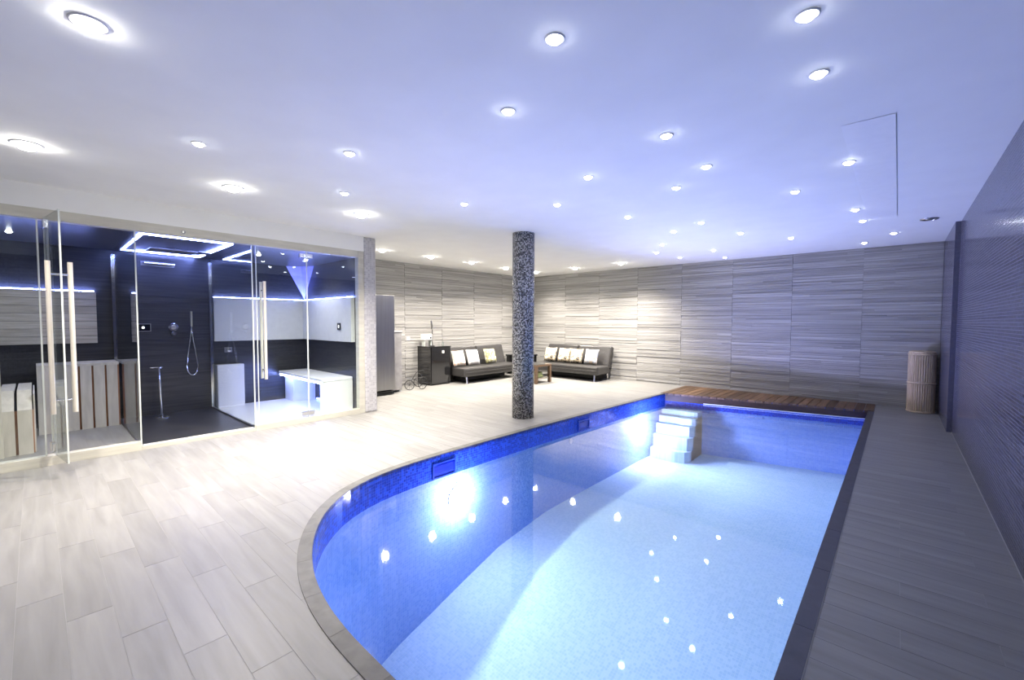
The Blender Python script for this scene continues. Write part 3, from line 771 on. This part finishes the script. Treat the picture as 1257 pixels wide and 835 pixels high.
# ------------------------------------------------------------------ lounge furniture
def sofa(loc, rz, label, wlen=1.85):
    t = thing('sofa', label, 'sofa', loc, rz)           # local: front -Y, length X
    h = wlen / 2
    bm = box(-h, h, -.40, .22, .15, .345); 
    o = obj('seat', bm, 'leather', t, bevel=.035)
    # stitched seams on the seat front
    obj('seat_piping', tube(bmesh.new(), [(-h + .03, -.405, .25), (h - .03, -.405, .25)], .006, 6), 'leather', t)
    R_ = Matrix.Translation((0, .15, .30)) @ Matrix.Rotation(-.30, 4, 'X')
    for i, (a, b_) in enumerate(((-h, -.01), (.01, h))):
        obj('backrest', box(a, b_, -.07, .08, 0, .50, mat=R_), 'leather', t, bevel=.035)
    for s in (-1, 1):
        obj('leg', tube(bmesh.new(), [(s * (h - .12), -.33, .155), (s * (h - .10), -.37, 0)], .022, 10), 'chrome', t)
        obj('rear_leg', tube(bmesh.new(), [(s * (h - .12), .25, .155), (s * (h - .12), .27, 0)], .022, 10), 'chrome', t)
        obj('hinge_knob', tube(bmesh.new(), [(s * (h - .02), .17, .28), (s * (h + .02), .17, .28)], .03, 12), 'rubber', t)
    obj('base_frame', box(-h + .2, h - .2, -.05, .22, .02, .15), 'rubber', t)
    return t
def pillow(loc, rot, size, m, label, group):
    bm = bmesh.new(); n = 10; g = []
    for sgn in (1, -1):
        rows = []
        for i in range(n + 1):
            r = []
            for j in range(n + 1):
                u, v = i / n * 2 - 1, j / n * 2 - 1
                pinch = 1 - .06 * (1 - abs(u) ** 2) * abs(v) ** 3; pin2 = 1 - .06 * (1 - abs(v) ** 2) * abs(u) ** 3
                th = .065 * ((1 - u ** 4) * (1 - v ** 4)) ** .5
                r.append(bm.verts.new((u * size / 2 * pin2, sgn * th, v * size / 2 * pinch)))
            rows.append(r)
        for i in range(n):
            for j in range(n):
                q = (rows[i][j], rows[i + 1][j], rows[i + 1][j + 1], rows[i][j + 1]); bm.faces.new(q if sgn > 0 else q[::-1])
    bmesh.ops.remove_doubles(bm, verts=bm.verts[:], dist=1e-4); bmesh.ops.recalc_face_normals(bm, faces=bm.faces[:])
    o = obj('cushion', bm, m, smooth=True); o.location = loc; o.rotation_euler = rot
    return tagl(o, label, 'cushion', group)
# left sofa along the lounge wall, right sofa along the back wall
SL = (-7.35, 7.12, 0); SR = (-5.93, 8.84, 0)
sofa(SL, PI / 2, 'black leather sofa bed along the pale ribbed wall, beside the cabinet')
sofa(SR, 0, 'black leather sofa bed against the back wall, right of the column')
for (x, m, l) in ((-.66, 'cushion_f', 'black and beige floral cushion at the left end of the far sofa'), (-.24, 'cushion_f', 'black and beige floral cushion second from left on far sofa'),
                  (.12, 'cushion_f', 'black and beige floral cushion third from left on far sofa'), (.54, 'cushion_b', 'grey white and orange cushion at right end of far sofa')):
    pillow((SR[0] + x, SR[1] - .035, .345 + .195), (-.30, 0, 0), .36, m, l, 'cushions on the far sofa')
for (y, m, l) in ((-.78, 'cushion_w', 'white cushion with orange print next to the black cabinet'), (-.34, 'cushion_p', 'plain white cushion in the middle of the left sofa'),
                  (.22, 'cushion_g', 'olive green cushion with white motif on the left sofa')):
    pillow((SL[0] + .035, SL[1] + y, .345 + .195), (-.30, 0, PI / 2), .36, m, l, 'cushions on the left sofa')
# corner box between the sofas
t = thing('side_table', 'low black side table in the corner between the sofas', 'table', (-7.35, 8.55, 0))
obj('top', box(-.3, .3, -.3, .3, .47, .51), 'black', t, bevel=.004)
obj('body', box(-.28, .28, -.28, .28, .06, .47), 'black', t)
for sx in (-1, 1):
    for sy in (-1, 1): obj('foot', box(sx * .24 - .02, sx * .24 + .02, sy * .24 - .02, sy * .24 + .02, 0, .06), 'rubber', t)
# coffee table
t = thing('coffee_table', 'dark wood coffee table with lower shelf behind the column', 'table', (-6.17, 7.55, 0))
obj('top', box(-.34, .34, -.28, .28, .37, .41), 'tablewood', t, bevel=.004)
obj('glass_top', box(-.325, .325, -.26, .26, .411, .418), 'black', t)
obj('shelf', box(-.31, .31, -.24, .24, .09, .11), 'sauna_pan', t)
for sx in (-1, 1):
    for sy in (-1, 1): obj('leg', box(sx * .31 - .03, sx * .31 + .03, sy * .24 - .03, sy * .24 + .03, 0, .37), 'tablewood', t)
t = thing('folded_blanket', 'folded green blanket on the coffee table shelf', 'blanket', (-6.12, 7.50, .111))
obj('lower_fold', box(-.19, .19, -.15, .15, 0, .06), 'green', t, bevel=.015)
obj('upper_fold', box(-.17, .18, -.14, .14, .061, .13), 'green', t, bevel=.02)
# fridge and its neighbour
t = thing('fridge', 'tall brushed steel fridge behind the pale pier', 'fridge', (-7.36, 4.16, 0))
obj('body', box(-.37, .37, -.31, .31, .09, 1.84), 'steel', t, bevel=.004)
d = obj('door', box(.372, .41, -.31, .31, .10, 1.84), 'steel', t, bevel=.006)
obj('door_handle', tube(bmesh.new(), [(.41, -.26, .82), (.45, -.26, .82), (.45, -.26, 1.38), (.41, -.26, 1.38)], .010, 10), 'chrome', d)
for z in (.012, .05): obj('grille_bar', box(.30, .39, -.30, .30, z, z + .022), 'rubber', t)
obj('plinth', box(-.35, .30, -.29, .29, 0, .09), 'steel', t)
t = thing('grey_cabinet', 'narrow grey cabinet, lower than the tall fridge it stands beside', 'cabinet', (-7.46, 4.62, 0))
obj('body', box(-.30, .32, -.13, .13, .04, 1.16), plain('grey_laminate', (.34, .33, .33), .4), t, bevel=.003)
obj('top', box(-.31, .33, -.135, .135, 1.16, 1.175), 'paper', t)
for s in (-1, 1): obj('foot', box(-.2, .3, s * .1 - .02, s * .1 + .02, 0, .04), 'paper', t)
# black cabinet
t = thing('black_cabinet', 'glossy black square cabinet next to the left sofa', 'cabinet', (-7.54, 5.84, 0))
obj('body', box(-.235, .225, -.27, .27, .03, .81), 'black', t)
obj('top', box(-.24, .24, -.275, .275, .81, .83), 'black', t, bevel=.002)
d = obj('door', box(.227, .24, -.255, .255, .05, .80), 'black', t, bevel=.002)
obj('door_handle', box(.24, .255, .02, .07, .68, .74), 'paper', d)
obj('plinth', box(-.22, .21, -.25, .25, 0, .03), 'rubber', t)
# things on it
t = thing('white_radio', 'white rounded radio on legs on top of the black cabinet', 'radio', (-7.62, 5.70, .83))
obj('body', box(-.07, .07, -.12, .12, .12, .26), 'paper', t, bevel=.02)
obj('dial', box(.07, .074, .03, .07, .16, .20), 'rubber', t)
for s in (-1, 1): obj('leg', box(-.05, .05, s * .09 - .006, s * .09 + .006, 0, .12), 'glassedge', t)
t = thing('desk_lamp', 'thin black desk lamp with small upright shade on the cabinet', 'lamp', (-7.50, 5.76, .83))
obj('base', lathe(bmesh.new(), [(.05, 0), (.05, .012), (.01, .016)], 20), 'rubber', t)
obj('pole', tube(bmesh.new(), [(0, 0, .01), (0, 0, .36)], .008, 8), 'rubber', t)
obj('shade', lathe(bmesh.new(), [(.022, .0), (.016, .18)], 16), 'steel', t, loc=(0, -.01, .37)).rotation_euler = (.1, 0, 0)
for dx, dy, gl in ((.05, .12, 'clear drinking glass on the black cabinet, nearest the desk lamp'), (.09, .19, 'clear drinking glass at the front edge of the black cabinet'), (.02, .25, 'clear drinking glass on the black cabinet, nearest the sofa')):
    t = thing('drinking_glass', gl, 'glass', (-7.5 + dx, 5.78 + dy, .83), group='glasses on the black cabinet')
    obj('bowl', lathe(bmesh.new(), [(.022, 0), (.028, .09)], 16), 'glass', t, smooth=True)
# tricycle ornament
t = thing('tricycle_stand', 'small black wire tricycle ornament standing by the black cabinet', 'ornament', (-7.22, 5.20, 0), .35)
def wheel(c, r, ax, name='wheel'):
    pts = []
    for kk in range(24):
        a = 2 * PI * kk / 24
        pts.append((c[0] + r * math.cos(a) * ax[0], c[1] + r * math.cos(a) * ax[1], c[2] + r * math.sin(a)))
    bm = tube(bmesh.new(), pts, .007, 6, closed=True)
    for kk in range(4):
        a = PI * kk / 4; tube(bm, [(c[0] - r * math.cos(a) * ax[0], c[1] - r * math.cos(a) * ax[1], c[2] - r * math.sin(a)), (c[0] + r * math.cos(a) * ax[0], c[1] + r * math.cos(a) * ax[1], c[2] + r * math.sin(a))], .002, 4)
    obj(name, bm, 'rubber', t)
wheel((.12, -.05, .125), .118, (.25, .97))
wheel((-.14, .18, .10), .093, (.9, .4)); wheel((-.04, -.27, .10), .093, (.9, .4))
obj('frame', tube(bmesh.new(), [(.12, -.05, .125), (.08, -.05, .30), (-.02, -.06, .33), (-.11, -.06, .2), (-.11, .18, .10), (-.11, -.06, .2), (-.04, -.27, .10)], .007, 6), 'rubber', t)
obj('handlebar', tube(bmesh.new(), [(.06, -.20, .34), (.08, -.13, .37), (.08, .03, .37), (.06, .10, .34)], .006, 6), 'rubber', t)
t = thing('wall_socket', 'small white socket plate low on the lounge wall', 'socket', (XF + .006, 5.33, 1.0))
obj('plate', box(0, .01, -.04, .04, -.04, .04), 'paper', t)

# basket in the far right corner
t = thing('wicker_basket', 'tall round wicker basket in the corner by the mosaic wall', 'basket', (.285, 9.03, 0))
R0 = .155
obj('body', lathe(bmesh.new(), [(R0 - .012, .01), (R0 - .012, .88)], 40), 'basket', t, smooth=True)
bm = bmesh.new()
for kk in range(36):
    a = 2 * PI * kk / 36; tube(bm, [(R0 * math.cos(a) - .006 * math.cos(a), R0 * math.sin(a) - .006 * math.sin(a), .02), (R0 * math.cos(a) - .006 * math.cos(a), R0 * math.sin(a) - .006 * math.sin(a), .885)], .010, 6)
o = obj('canes', bm, 'basket', t); o['kind'] = 'stuff'
for z in (.012, .45, .885):
    pts = [(R0 * math.cos(2 * PI * kk / 32), R0 * math.sin(2 * PI * kk / 32), z) for kk in range(32)]
    obj('hoop', tube(bmesh.new(), pts, .013, 8, closed=True), 'basket', t, smooth=True)
obj('lid', lathe(bmesh.new(), [(R0, .895), (R0, .925), (R0 - .03, .935)], 36), 'basket', t)
